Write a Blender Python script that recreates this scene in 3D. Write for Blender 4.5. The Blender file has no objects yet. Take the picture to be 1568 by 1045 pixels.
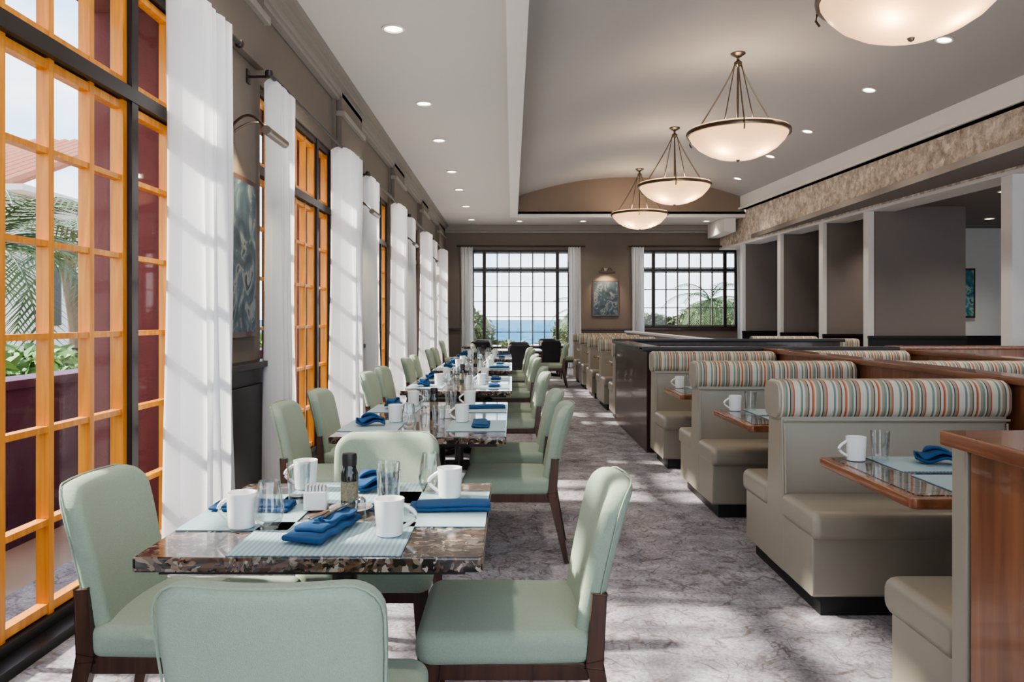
import bpy, bmesh, math, random
from mathutils import Vector, Matrix
random.seed(7)
C=bpy.context; D=bpy.data
F=1180.0; H=1.37
# ------------------------------------------------------------ materials
MATS={}
def newmat(name):
    m=D.materials.new(name); m.use_nodes=True
    nt=m.node_tree; b=nt.nodes['Principled BSDF']
    MATS[name]=m
    return m,nt,b
def simple(name,col,rough=.6,metal=0,var=.12,scale=8,bump=0,bscale=200,spec=.5,coat=0,sheen=0):
    m,nt,b=newmat(name); N=nt.nodes; L=nt.links
    tc=N.new('ShaderNodeTexCoord'); no=N.new('ShaderNodeTexNoise'); no.inputs['Scale'].default_value=scale; no.inputs['Detail'].default_value=4
    L.new(tc.outputs['Object'],no.inputs['Vector'])
    mx=N.new('ShaderNodeMix'); mx.data_type='RGBA'
    mx.inputs[6].default_value=(*[c*(1-var) for c in col],1); mx.inputs[7].default_value=(*[min(1,c*(1+var)) for c in col],1)
    L.new(no.outputs['Fac'],mx.inputs[0]); L.new(mx.outputs[2],b.inputs['Base Color'])
    b.inputs['Roughness'].default_value=rough; b.inputs['Metallic'].default_value=metal
    b.inputs['Specular IOR Level'].default_value=spec
    b.inputs['Coat Weight'].default_value=coat
    b.inputs['Sheen Weight'].default_value=sheen
    if bump:
        n2=N.new('ShaderNodeTexNoise'); n2.inputs['Scale'].default_value=bscale; n2.inputs['Detail'].default_value=3
        L.new(tc.outputs['Object'],n2.inputs['Vector'])
        bp=N.new('ShaderNodeBump'); bp.inputs['Strength'].default_value=bump; bp.inputs['Distance'].default_value=.01
        L.new(n2.outputs['Fac'],bp.inputs['Height']); L.new(bp.outputs['Normal'],b.inputs['Normal'])
    return m
def ramp(nt,stops,interp='LINEAR'):
    r=nt.nodes.new('ShaderNodeValToRGB'); r.color_ramp.interpolation=interp
    e=r.color_ramp.elements
    while len(e)<len(stops): e.new(.5)
    for i,(p,c) in enumerate(stops):
        e[i].position=p; e[i].color=(*c,1)
    return r
def wood(name,c1,c2,rough=.35,axis='Z',scale=1.0,coat=.2):
    m,nt,b=newmat(name);N=nt.nodes;L=nt.links
    tc=N.new('ShaderNodeTexCoord'); mp=N.new('ShaderNodeMapping')
    s={'X':(1,14,14),'Y':(14,1,14),'Z':(14,14,1)}[axis]
    mp.inputs['Scale'].default_value=[v*scale for v in s]
    L.new(tc.outputs['Object'],mp.inputs['Vector'])
    no=N.new('ShaderNodeTexNoise'); no.inputs['Scale'].default_value=2.2; no.inputs['Detail'].default_value=8; no.inputs['Distortion'].default_value=.6
    L.new(mp.outputs['Vector'],no.inputs['Vector'])
    r=ramp(nt,[(.3,c1),(.7,c2)]); L.new(no.outputs['Fac'],r.inputs['Fac']); L.new(r.outputs['Color'],b.inputs['Base Color'])
    b.inputs['Roughness'].default_value=rough; b.inputs['Coat Weight'].default_value=coat
    return m
wall=simple('taupe_wall_paint',(.165,.138,.115),.75,var=.04)
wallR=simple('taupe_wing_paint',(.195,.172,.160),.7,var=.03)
ceilm=simple('ceiling_paint',(.54,.53,.51),.85,var=.02)
vaultm=simple('vault_paint',(.36,.355,.355),.85,var=.02)
archm=simple('arch_end_paint',(.22,.175,.14),.8,var=.03)
trimw=simple('white_trim_paint',(.68,.67,.655),.55,var=.02)
crownm=simple('crown_paint',(.25,.23,.205),.55,var=.02)
maroon=simple('maroon_stucco',(.15,.040,.036),.85,var=.12,bump=.3,bscale=60)
purple=simple('plum_stucco',(.10,.05,.10),.85,var=.15,bump=.3,bscale=60)
black=simple('black_metal_frame',(.018,.015,.015),.4,var=.1)
blackwood=simple('ebonised_wood',(.016,.013,.014),.35,var=.2,spec=.4)
orange=wood('golden_oak_frame',(.56,.19,.018),(.82,.34,.04),.42,'Z')
walnut=wood('dark_walnut',(.040,.016,.010),(.095,.040,.024),.35,'Z')
cherry=wood('cherry_wood',(.17,.062,.028),(.34,.14,.065),.30,'Z',.6,.35)
cherryY=wood('cherry_wood_cap',(.17,.06,.028),(.30,.12,.055),.22,'Y',.6,.4)
mahog=wood('dark_mahogany',(.03,.013,.011),(.065,.027,.02),.3,'Z',.6,.3)
fabric=simple('sage_green_upholstery',(.335,.405,.305),.85,var=.12,scale=150,bump=.5,bscale=500,sheen=.15)
vinyl=simple('taupe_vinyl',(.33,.295,.235),.34,var=.04,scale=5,spec=.5)
kick=simple('black_kick',(.02,.018,.018),.5)
china=simple('white_china',(.82,.81,.78),.12,var=.01,coat=.5)
bluec=simple('blue_napkin_cloth',(.012,.07,.18),.85,var=.25,scale=30,bump=.3,bscale=500)
steel=simple('stainless_steel',(.62,.6,.56),.2,1,var=.03)
bronze=simple('brushed_bronze',(.17,.14,.11),.32,1,var=.08)
bottlem=simple('dark_bottle_glass',(.012,.016,.012),.1,coat=.6)
labelm=simple('cream_label',(.20,.18,.12),.6,var=.95,scale=120)
patio=simple('sandstone_patio',(.42,.31,.22),.9,var=.15,scale=2)
stucco=simple('white_stucco',(.66,.65,.63),.9,var=.04)
stuccoin=simple('pale_room_paint',(.60,.60,.59),.8,var=.03)
tile=simple('terracotta_tile',(.42,.16,.09),.8,var=.3)
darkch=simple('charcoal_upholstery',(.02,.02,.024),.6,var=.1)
def foliage(name,c1,c2):
    m,nt,b=newmat(name);N=nt.nodes;L=nt.links
    tc=N.new('ShaderNodeTexCoord'); no=N.new('ShaderNodeTexNoise'); no.inputs['Scale'].default_value=3
    L.new(tc.outputs['Object'],no.inputs['Vector'])
    r=ramp(nt,[(.35,c1),(.65,c2)]); L.new(no.outputs['Fac'],r.inputs['Fac']); L.new(r.outputs['Color'],b.inputs['Base Color'])
    b.inputs['Roughness'].default_value=.6
    return m
leafm=foliage('palm_leaf',(.03,.07,.022),(.09,.16,.05))
hedgem=foliage('hedge_leaf',(.05,.15,.015),(.17,.36,.05))
duneleaf=foliage('dune_shrub_leaf',(.055,.08,.025),(.16,.175,.065))
trunkm=simple('palm_trunk_bark',(.16,.12,.08),.9,var=.3,scale=20)
sea=simple('sea_water',(.02,.12,.21),.6,var=.2,scale=.05,spec=.05)
sand=simple('sand_ground',(.40,.36,.28),.95,var=.15,scale=.5)
def carpet():
    m,nt,b=newmat('patterned_carpet');N=nt.nodes;L=nt.links
    tc=N.new('ShaderNodeTexCoord')
    def contour(scale,det,dist,width,lvl=.5,rough=.5):
        n=N.new('ShaderNodeTexNoise'); n.inputs['Scale'].default_value=scale; n.inputs['Detail'].default_value=det; n.inputs['Distortion'].default_value=dist; n.inputs['Roughness'].default_value=rough
        L.new(tc.outputs['Object'],n.inputs['Vector'])
        s_=N.new('ShaderNodeMath'); s_.operation='SUBTRACT'; L.new(n.outputs['Fac'],s_.inputs[0]); s_.inputs[1].default_value=lvl
        a_=N.new('ShaderNodeMath'); a_.operation='ABSOLUTE'; L.new(s_.outputs[0],a_.inputs[0])
        r=ramp(nt,[(0,(1,1,1)),(width*.45,(.9,.9,.9)),(width,(0,0,0))]); L.new(a_.outputs[0],r.inputs['Fac']); return r.outputs['Color']
    c1=contour(2.6,2.5,.8,.017); c2=contour(3.8,2.5,1.2,.016,.42); c3=contour(5.2,3,.9,.017,.57)
    mA=N.new('ShaderNodeMath'); mA.operation='MAXIMUM'; L.new(c1,mA.inputs[0]); L.new(c2,mA.inputs[1])
    m0=N.new('ShaderNodeMath'); m0.operation='MAXIMUM'; L.new(mA.outputs[0],m0.inputs[0]); L.new(c3,m0.inputs[1])
    n2=N.new('ShaderNodeTexNoise'); n2.inputs['Scale'].default_value=4.5; n2.inputs['Detail'].default_value=12; n2.inputs['Roughness'].default_value=.8
    L.new(tc.outputs['Object'],n2.inputs['Vector'])
    r3=ramp(nt,[(.38,(.235,.222,.235)),(.50,(.325,.31,.33)),(.60,(.43,.415,.445))]); L.new(n2.outputs['Fac'],r3.inputs['Fac'])
    n3=N.new('ShaderNodeTexNoise'); n3.inputs['Scale'].default_value=60; n3.inputs['Detail'].default_value=3
    L.new(tc.outputs['Object'],n3.inputs['Vector'])
    n4=N.new('ShaderNodeTexNoise'); n4.inputs['Scale'].default_value=11; n4.inputs['Detail'].default_value=8; n4.inputs['Roughness'].default_value=.7
    L.new(tc.outputs['Object'],n4.inputs['Vector'])
    r4=ramp(nt,[(.40,(.15,.15,.15)),(.56,(1,1,1))]); L.new(n4.outputs['Fac'],r4.inputs['Fac'])
    m1=N.new('ShaderNodeMath'); m1.operation='MULTIPLY'; L.new(m0.outputs[0],m1.inputs[0]); L.new(r4.outputs['Color'],m1.inputs[1])
    m2=N.new('ShaderNodeMath'); m2.operation='MULTIPLY'; L.new(m1.outputs[0],m2.inputs[0]); m2.inputs[1].default_value=.68
    mx=N.new('ShaderNodeMix'); mx.data_type='RGBA'; L.new(m2.outputs[0],mx.inputs[0]); L.new(r3.outputs['Color'],mx.inputs[6]); mx.inputs[7].default_value=(.115,.085,.075,1)
    r5=ramp(nt,[(.3,(.72,.72,.72)),(.7,(1.18,1.18,1.18))]); L.new(n3.outputs['Fac'],r5.inputs['Fac'])
    m3=N.new('ShaderNodeMix'); m3.data_type='RGBA'; m3.blend_type='MULTIPLY'; m3.inputs[0].default_value=1
    L.new(mx.outputs[2],m3.inputs[6]); L.new(r5.outputs['Color'],m3.inputs[7])
    L.new(m3.outputs[2],b.inputs['Base Color']); b.inputs['Roughness'].default_value=.95; b.inputs['Specular IOR Level'].default_value=.15
    bp=N.new('ShaderNodeBump'); bp.inputs['Strength'].default_value=.3; bp.inputs['Distance'].default_value=.008
    L.new(n3.outputs['Fac'],bp.inputs['Height']); L.new(bp.outputs['Normal'],b.inputs['Normal'])
    return m
carpetm=carpet()
def granite():
    m,nt,b=newmat('polished_granite');N=nt.nodes;L=nt.links
    tc=N.new('ShaderNodeTexCoord')
    n1=N.new('ShaderNodeTexNoise'); n1.inputs['Scale'].default_value=6; n1.inputs['Detail'].default_value=6
    L.new(tc.outputs['Object'],n1.inputs['Vector'])
    mv=N.new('ShaderNodeMix'); mv.data_type='RGBA'; mv.blend_type='LINEAR_LIGHT'; mv.inputs[0].default_value=.12
    L.new(tc.outputs['Object'],mv.inputs[6]); L.new(n1.outputs['Color'],mv.inputs[7])
    def cell(sc):
        vo=N.new('ShaderNodeTexVoronoi'); vo.inputs['Scale'].default_value=sc; L.new(mv.outputs[2],vo.inputs['Vector'])
        sp=N.new('ShaderNodeSeparateColor'); L.new(vo.outputs['Color'],sp.inputs[0])
        r=ramp(nt,[(0,(.010,.008,.008)),(.34,(.025,.018,.015)),(.44,(.13,.065,.035)),(.56,(.06,.045,.04)),(.68,(.25,.17,.12)),(.78,(.02,.017,.017)),(.92,(.40,.34,.27)),(1,(.16,.09,.06))],'LINEAR')
        L.new(sp.outputs[0],r.inputs['Fac']); return r.outputs['Color']
    a_=cell(38); b2=cell(80)
    nn=N.new('ShaderNodeTexNoise'); nn.inputs['Scale'].default_value=12; nn.inputs['Detail'].default_value=5; L.new(tc.outputs['Object'],nn.inputs['Vector'])
    rr=ramp(nt,[(.46,(0,0,0)),(.54,(1,1,1))]); L.new(nn.outputs['Fac'],rr.inputs['Fac'])
    mm=N.new('ShaderNodeMix'); mm.data_type='RGBA'; L.new(rr.outputs['Color'],mm.inputs[0])
    L.new(a_,mm.inputs[6]); L.new(b2,mm.inputs[7]); L.new(mm.outputs[2],b.inputs['Base Color'])
    b.inputs['Roughness'].default_value=.10; b.inputs['Coat Weight'].default_value=.6; b.inputs['Coat Roughness'].default_value=.04
    return m
granm=granite()
def stone():
    m,nt,b=newmat('split_face_stone');N=nt.nodes;L=nt.links
    tc=N.new('ShaderNodeTexCoord')
    n1=N.new('ShaderNodeTexNoise'); n1.inputs['Scale'].default_value=8; n1.inputs['Detail'].default_value=9; n1.inputs['Roughness'].default_value=.75
    L.new(tc.outputs['Object'],n1.inputs['Vector'])
    vo=N.new('ShaderNodeTexVoronoi'); vo.inputs['Scale'].default_value=9; vo.feature='F1'; L.new(tc.outputs['Object'],vo.inputs['Vector'])
    r=ramp(nt,[(.34,(.34,.285,.24)),(.48,(.62,.55,.48)),(.62,(.86,.80,.73))]); L.new(n1.outputs['Fac'],r.inputs['Fac'])
    sp=N.new('ShaderNodeSeparateColor'); L.new(vo.outputs['Color'],sp.inputs[0])
    r2=ramp(nt,[(0,(.70,.67,.65)),(1,(1.08,1.05,1.02))]); L.new(sp.outputs[0],r2.inputs['Fac'])
    mm=N.new('ShaderNodeMix'); mm.data_type='RGBA'; mm.blend_type='MULTIPLY'; mm.inputs[0].default_value=1
    L.new(r.outputs['Color'],mm.inputs[6]); L.new(r2.outputs['Color'],mm.inputs[7]); L.new(mm.outputs[2],b.inputs['Base Color'])
    b.inputs['Roughness'].default_value=.5
    ad=N.new('ShaderNodeMath'); L.new(sp.outputs[0],ad.inputs[0]); L.new(n1.outputs['Fac'],ad.inputs[1])
    bp=N.new('ShaderNodeBump'); bp.inputs['Strength'].default_value=.55; bp.inputs['Distance'].default_value=.025
    L.new(ad.outputs[0],bp.inputs['Height']); L.new(bp.outputs['Normal'],b.inputs['Normal'])
    return m
stonem=stone()
def stripes():
    m,nt,b=newmat('striped_upholstery');N=nt.nodes;L=nt.links
    tc=N.new('ShaderNodeTexCoord'); sx=N.new('ShaderNodeSeparateXYZ'); L.new(tc.outputs['Object'],sx.inputs[0])
    mu=N.new('ShaderNodeMath'); mu.operation='MULTIPLY'; mu.inputs[1].default_value=6.0; L.new(sx.outputs['X'],mu.inputs[0])
    ad=N.new('ShaderNodeMath'); ad.operation='ADD'; ad.inputs[1].default_value=100; L.new(mu.outputs[0],ad.inputs[0])
    fr=N.new('ShaderNodeMath'); fr.operation='FRACT'; L.new(ad.outputs[0],fr.inputs[0])
    cream=(.52,.48,.39); tan=(.30,.25,.18); red=(.38,.08,.035); teal=(.15,.22,.18); dk=(.06,.045,.035); org=(.46,.20,.08)
    seq=[(0,cream),(.09,teal),(.16,cream),(.22,tan),(.32,dk),(.35,cream),(.43,red),(.48,org),(.51,cream),(.56,tan),(.64,teal),(.70,cream),(.755,dk),(.79,tan),(.87,red),(.91,cream)]
    r=ramp(nt,seq,'CONSTANT'); L.new(fr.outputs[0],r.inputs['Fac']); L.new(r.outputs['Color'],b.inputs['Base Color'])
    b.inputs['Roughness'].default_value=.6
    return m
stripem=stripes()
def placemat():
    m,nt,b=newmat('woven_placemat');N=nt.nodes;L=nt.links
    tc=N.new('ShaderNodeTexCoord'); wv=N.new('ShaderNodeTexWave'); wv.inputs['Scale'].default_value=22; wv.inputs['Distortion'].default_value=.3
    L.new(tc.outputs['Object'],wv.inputs['Vector'])
    r=ramp(nt,[(.2,(.24,.36,.39)),(.8,(.38,.50,.53))]); L.new(wv.outputs['Fac'],r.inputs['Fac']); L.new(r.outputs['Color'],b.inputs['Base Color'])
    b.inputs['Roughness'].default_value=.45
    return m
matm=placemat()
def curtainmat():
    m,nt,b=newmat('sheer_white_curtain');N=nt.nodes;L=nt.links
    out=N['Material Output']; tr=N.new('ShaderNodeBsdfTranslucent'); tr.inputs['Color'].default_value=(.92,.93,.95,1)
    df=N.new('ShaderNodeBsdfDiffuse'); df.inputs['Color'].default_value=(.88,.88,.89,1)
    no=N.new('ShaderNodeTexNoise'); no.inputs['Scale'].default_value=300
    bp=N.new('ShaderNodeBump'); bp.inputs['Strength'].default_value=.1; L.new(no.outputs['Fac'],bp.inputs['Height']); L.new(bp.outputs['Normal'],df.inputs['Normal'])
    mx=N.new('ShaderNodeMixShader'); mx.inputs[0].default_value=.55
    L.new(df.outputs[0],mx.inputs[1]); L.new(tr.outputs[0],mx.inputs[2]); L.new(mx.outputs[0],out.inputs[0])
    return m
curtm=curtainmat()
def glassmat(name,fac,tint=(1,1,1)):
    m,nt,b=newmat(name);N=nt.nodes;L=nt.links
    out=N['Material Output']; tr=N.new('ShaderNodeBsdfTransparent'); tr.inputs['Color'].default_value=(*tint,1)
    gl=N.new('ShaderNodeBsdfGlossy'); gl.inputs['Roughness'].default_value=.03
    mx=N.new('ShaderNodeMixShader')
    if fac is None:
        lw=N.new('ShaderNodeLayerWeight'); lw.inputs['Blend'].default_value=.35
        mp=N.new('ShaderNodeMapRange'); mp.inputs['To Min'].default_value=.06; mp.inputs['To Max'].default_value=.75
        L.new(lw.outputs['Facing'],mp.inputs['Value']); L.new(mp.outputs[0],mx.inputs[0])
    else: mx.inputs[0].default_value=fac
    L.new(tr.outputs[0],mx.inputs[1]); L.new(gl.outputs[0],mx.inputs[2]); L.new(mx.outputs[0],out.inputs[0])
    return m
paneg=glassmat('window_glass',.03,(.97,.98,.98))
glassm=glassmat('drinking_glass',None,(.97,.985,.985))
def emis(name,col,st):
    m,nt,b=newmat(name); b.inputs['Emission Color'].default_value=(*col,1); b.inputs['Emission Strength'].default_value=st; b.inputs['Base Color'].default_value=(.8,.8,.8,1)
    return m
bulbm=emis('lamp_lens',(1,.86,.66),12)
def bowlmat():
    m,nt,b=newmat('alabaster_glass');N=nt.nodes;L=nt.links
    out=N['Material Output']; tr=N.new('ShaderNodeBsdfTranslucent'); tr.inputs['Color'].default_value=(.80,.60,.42,1)
    no=N.new('ShaderNodeTexNoise'); no.inputs['Scale'].default_value=3; no.inputs['Detail'].default_value=4
    r=ramp(nt,[(.3,(.36,.29,.23)),(.7,(.50,.42,.35))]); L.new(no.outputs['Fac'],r.inputs['Fac'])
    L.new(r.outputs['Color'],b.inputs['Base Color']); b.inputs['Roughness'].default_value=.25
    mx=N.new('ShaderNodeMixShader'); mx.inputs[0].default_value=.45
    L.new(b.outputs[0],mx.inputs[1]); L.new(tr.outputs[0],mx.inputs[2]); L.new(mx.outputs[0],out.inputs[0])
    return m
bowlm=bowlmat()
def artmat(name,c1,c2,c3):
    m,nt,b=newmat(name);N=nt.nodes;L=nt.links
    tc=N.new('ShaderNodeTexCoord'); no=N.new('ShaderNodeTexNoise'); no.inputs['Scale'].default_value=2.6; no.inputs['Detail'].default_value=4; no.inputs['Distortion'].default_value=2.5
    L.new(tc.outputs['Object'],no.inputs['Vector'])
    r=ramp(nt,[(.35,c1),(.52,c2),(.60,c3),(.66,c1)]); L.new(no.outputs['Fac'],r.inputs['Fac']); L.new(r.outputs['Color'],b.inputs['Base Color']); b.inputs['Roughness'].default_value=.5
    return m
artm=artmat('abstract_wave_painting',(.02,.035,.055),(.05,.085,.12),(.19,.22,.23))
arttm=artmat('teal_seascape_painting',(.02,.10,.13),(.07,.25,.28),(.35,.4,.35))

# ------------------------------------------------------------ mesh builder
class MB:
    def __init__(s,name): s.name=name; s.v=[]; s.f=[]; s.mi=[]; s.sm=[]; s.mats=[]
    def mid(s,m):
        if m not in s.mats: s.mats.append(m)
        return s.mats.index(m)
    def add(s,vs,fs,m,smooth=True):
        o=len(s.v); s.v+= [tuple(v) for v in vs]; k=s.mid(m)
        for f in fs: s.f.append([o+i for i in f]); s.mi.append(k); s.sm.append(smooth)
    def bm(s,b,m,fn=None,smooth=True):
        b.verts.index_update()
        vs=[(fn(v.co.copy()) if fn else v.co.copy()) for v in b.verts]
        fs=[[v.index for v in f.verts] for f in b.faces]
        s.add(vs,fs,m,smooth); b.free()
    def box(s,x0,x1,y0,y1,z0,z1,m,bev=0):
        b=bmesh.new(); bmesh.ops.create_cube(b,size=1)
        for v in b.verts: v.co=Vector(((x0+x1)/2+v.co.x*(x1-x0),(y0+y1)/2+v.co.y*(y1-y0),(z0+z1)/2+v.co.z*(z1-z0)))
        if bev: bmesh.ops.bevel(b,geom=b.edges[:],offset=bev,segments=2,affect='EDGES',profile=.6)
        s.bm(b,m,smooth=bool(bev))
    def rbox(s,c,size,ax,r1,r2,m,cuts=(0,0,0),fn=None,seg1=6,seg2=4):
        b=bmesh.new(); bmesh.ops.create_cube(b,size=1)
        for v in b.verts: v.co=Vector([v.co[i]*size[i] for i in range(3)])
        def par(e):
            d=(e.verts[0].co-e.verts[1].co).normalized(); return abs(d[ax])>.9
        if r1: bmesh.ops.bevel(b,geom=[e for e in b.edges if par(e)],offset=r1,segments=seg1,affect='EDGES',profile=.5)
        if r2:
            es=[e for e in b.edges if all(abs(abs(v.co[ax])-size[ax]/2)<1e-5 for v in e.verts) and abs(e.verts[0].co[ax]-e.verts[1].co[ax])<1e-6]
            bmesh.ops.bevel(b,geom=es,offset=r2,segments=seg2,affect='EDGES',profile=.5)
        for a in range(3):
            for i in range(1,cuts[a]+1):
                p=-size[a]/2+size[a]*i/(cuts[a]+1); pl=[0,0,0]; pl[a]=p; no=[0,0,0]; no[a]=1
                bmesh.ops.bisect_plane(b,geom=b.verts[:]+b.edges[:]+b.faces[:],plane_co=pl,plane_no=no,dist=1e-5)
        c=Vector(c)
        s.bm(b,m,(lambda p:(fn(p+c) if fn else p+c)))
    def beam(s,p0,p1,a0,a1,m,bev=.004):
        p0=Vector(p0);p1=Vector(p1); d=(p1-p0).normalized()
        u=d.cross(Vector((0,1,0))); 
        if u.length<.1: u=d.cross(Vector((1,0,0)))
        u.normalize(); w=d.cross(u)
        b=bmesh.new(); bmesh.ops.create_cube(b,size=1)
        for v in b.verts:
            t=v.co.z+.5; a=a0 if t<.5 else a1
            if not isinstance(a,tuple): a=(a,a)
            v.co=p0.lerp(p1,t)+u*v.co.x*a[0]+w*v.co.y*a[1]
        if bev: bmesh.ops.bevel(b,geom=b.edges[:],offset=bev,segments=2,affect='EDGES',profile=.6)
        s.bm(b,m)
    def lathe(s,prof,m,c=(0,0,0),n=24,cap=True):
        vs=[];fs=[]
        for r,z in prof:
            for i in range(n):
                a=2*math.pi*i/n; vs.append((c[0]+r*math.cos(a),c[1]+r*math.sin(a),c[2]+z))
        for j in range(len(prof)-1):
            for i in range(n):
                k=(i+1)%n; fs.append([j*n+i,j*n+k,(j+1)*n+k,(j+1)*n+i])
        if cap:
            if prof[0][0]>1e-4: fs.append(list(range(n))[::-1])
            if prof[-1][0]>1e-4: fs.append([(len(prof)-1)*n+i for i in range(n)])
        s.add(vs,fs,m)
    def tube(s,pts,r,m,n=8):
        pts=[Vector(p) for p in pts]; vs=[];fs=[]
        for j,p in enumerate(pts):
            d=(pts[min(j+1,len(pts)-1)]-pts[max(j-1,0)]).normalized()
            u=d.cross(Vector((0,0,1)))
            if u.length<.05: u=d.cross(Vector((1,0,0)))
            u.normalize(); w=d.cross(u); rr=r[j] if isinstance(r,(list,tuple)) else r
            for i in range(n):
                a=2*math.pi*i/n; vs.append(p+u*math.cos(a)*rr+w*math.sin(a)*rr)
        for j in range(len(pts)-1):
            for i in range(n):
                k=(i+1)%n; fs.append([j*n+i,j*n+k,(j+1)*n+k,(j+1)*n+i])
        fs.append(list(range(n))[::-1]); fs.append([(len(pts)-1)*n+i for i in range(n)])
        s.add(vs,fs,m)
    def mesh(s,sharp=35):
        me=D.meshes.new(s.name); me.from_pydata(s.v,[],s.f)
        for m in s.mats: me.materials.append(m)
        me.polygons.foreach_set('material_index',s.mi); me.polygons.foreach_set('use_smooth',s.sm)
        me.update()
        b=bmesh.new(); b.from_mesh(me); bmesh.ops.recalc_face_normals(b,faces=b.faces[:]); b.to_mesh(me); b.free()
        if any(s.sm): me.set_sharp_from_angle(angle=math.radians(sharp))
        return me
    def obj(s,loc=(0,0,0),rot=0,sharp=35,wn=True,name=None):
        me=s.mesh(sharp); return place(me,name or s.name,loc,rot,wn and any(s.sm))
def place(me,name,loc=(0,0,0),rot=0,wn=True,scale=None):
    o=D.objects.new(name,me); C.scene.collection.objects.link(o); o.location=loc; o.rotation_euler=(0,0,math.radians(rot))
    if scale: o.scale=scale
    if wn:
        w=o.modifiers.new('wn','WEIGHTED_NORMAL'); w.keep_sharp=True
    return o

# ------------------------------------------------------------ room shell
YB=21.6; Y0=-2.5; ZC=4.0; XL=-1.93
piers=[(-2.5,-1.7),(.8,2.1),(4.6,5.9),(8.4,9.7),(12.2,13.5),(16.0,17.3),(19.8,21.6)]
wins=[(piers[i][1],piers[i+1][0]) for i in range(len(piers)-1)]
def Lx(y): return 6.7-0.0758*(y-10.1)
f=MB('floor'); f.box(-2.5,13.0,Y0,YB+.3,-.12,0,carpetm); f.obj()
w=MB('wall_left')
for a,b_ in piers:
    w.box(-2.02,XL,a,b_,0,ZC,wall); w.box(-2.5,-2.021,a,b_,-.1,4.3,maroon)
w.box(-2.02,XL-.035,Y0,YB,3.2,ZC,wall); w.box(-2.5,-2.021,Y0,YB,3.2,4.3,maroon)
w.obj()
for i,(a,b_) in enumerate(piers):
    t=MB('trim_%d'%(i+1)); 
    t.box(XL,XL+.06,a+.08,b_-.08 if b_<21 else b_,3.25,ZC-.12,wall,.01)
    t.box(XL,XL+.10,a+.04,b_-.04 if b_<21 else b_,3.60,3.66,crownm,.01)
    t.obj()
t=MB('trim_20')
for k,(dx,z0,z1) in enumerate([(.16,3.94,4.0),(.11,3.89,3.94),(.06,3.82,3.89),(.035,3.78,3.82)]):
    t.box(XL-.03,XL+dx,Y0,YB,z0,z1,crownm)
t.obj()
for i,(a,b_) in enumerate(piers[1:]):
    t=MB('trim_%d'%(30+i)); e=min(b_,YB)
    t.box(XL,XL+.06,a,e,0,1.02,blackwood,.006); t.box(XL+.06,XL+.085,a+.12,e-.12,.18,.90,blackwood,.01)
    t.box(XL,XL+.13,a-.0,e,1.02,1.065,blackwood,.008); t.box(XL,XL+.09,a,e,0,.12,blackwood,.008); t.obj()
c=MB('ceiling')
c.box(-2.5,.1,Y0,YB,ZC,ZC+.12,ceilm)
c.box(.1,7.0,19.7,YB,ZC,ZC+.12,ceilm)
c.obj()
t=MB('trim_21'); t.box(-.05,.14,Y0,19.75,ZC-.02,ZC+.01,trimw); t.box(.10,.15,Y0,19.72,ZC,4.5,vaultm); t.obj()
t=MB('trim_22'); t.box(.14,5.95,19.64,19.76,ZC-.03,ZC+.05,trimw); t.obj()
t=MB('trim_27'); t.box(5.45,5.75,19.8,YB-.13,3.62,ZC-.001,trimw,.005); t.obj()
v=MB('ceiling_vault'); vs=[];fs=[]; NT=32; ys=[Y0+(19.7-Y0)*i/8 for i in range(9)]
for y in ys:
    xr=Lx(y)-.1
    for k in range(NT+1):
        tt=k/NT; vs.append((.12+(xr-.12)*tt,y,4.5+.5*(1-(2*tt-1)**2)))
for j in range(8):
    for k in range(NT): a=j*(NT+1)+k; fs.append([a,a+1,a+NT+2,a+NT+1])
v.add(vs,fs,vaultm); vo_=v.obj(wn=False,name='ceiling.001')
a=MB('wall_arch'); xr=Lx(19.7)
vs=[(.1,19.7,ZC)]+[(.12+(xr-.1-.12)*k/NT,19.7,4.5+.5*(1-(2*k/NT-1)**2)) for k in range(NT+1)]+[(xr,19.7,ZC)]
n=len(vs); vs+= [(x,y+.1,z) for x,y,z in vs]
a.add(vs,[list(range(n)),list(range(n,2*n))[::-1]],archm,False); a.obj()
def along(mb,y0,y1,off0,off1,z0,z1,m):
    vs=[]
    for y in (y0,y1):
        for o_ in (off0,off1):
            for z in (z0,z1): vs.append((Lx(y)+o_,y,z))
    mb.add(vs,[[0,1,3,2],[4,6,7,5],[0,4,5,1],[2,3,7,6],[0,2,6,4],[1,5,7,3]],m,False)
s=MB('wall_right'); along(s,Y0,YB,0,.45,3.35,4.17,stonem); s.obj()
s=MB('trim_23'); along(s,Y0,19.7,-.14,.3,4.17,4.56,trimw); along(s,Y0,19.7,-.19,.3,4.17,4.22,trimw); s.obj()
s=MB('trim_24'); along(s,Y0,YB,-.02,.47,3.31,3.36,trimw); s.obj()
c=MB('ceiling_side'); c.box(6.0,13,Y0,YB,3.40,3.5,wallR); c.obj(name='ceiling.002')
for i,(y,wd,th,cap) in enumerate([(10.3,.3,.2,.16),(13.87,1.75,.16,.09),(15.58,1.6,.16,.07),(17.6,1.6,.16,.07),(19.9,1.6,.16,.07)]):
    x=Lx(y); s=MB('wall_wing_%d'%(i+1))
    s.box(x+cap,x+wd+.0,y,y+th,0,3.4,wallR); s.box(x-.01,x+cap,y-.02,y+th+.02,0,3.36,trimw,.005)
    if wd>1: s.box(x-.02,x+wd,y-.05,y-.02,0,1.02,blackwood,.004); s.box(x-.03,x+wd,y-.08,y-.02,1.02,1.07,blackwood,.006)
    s.obj()
s=MB('wall_side'); s.box(8.0,13,17.2,17.3,0,3.4,stuccoin); s.box(12.9,13,Y0,17.2,0,3.4,stuccoin); s.box(8,12.9,17.16,17.2,0,1.0,blackwood); s.obj()
WA=(-1.14,1.64,.10,3.31); WB=(3.64,6.33,1.12,3.31)
s=MB('wall_back')
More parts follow.
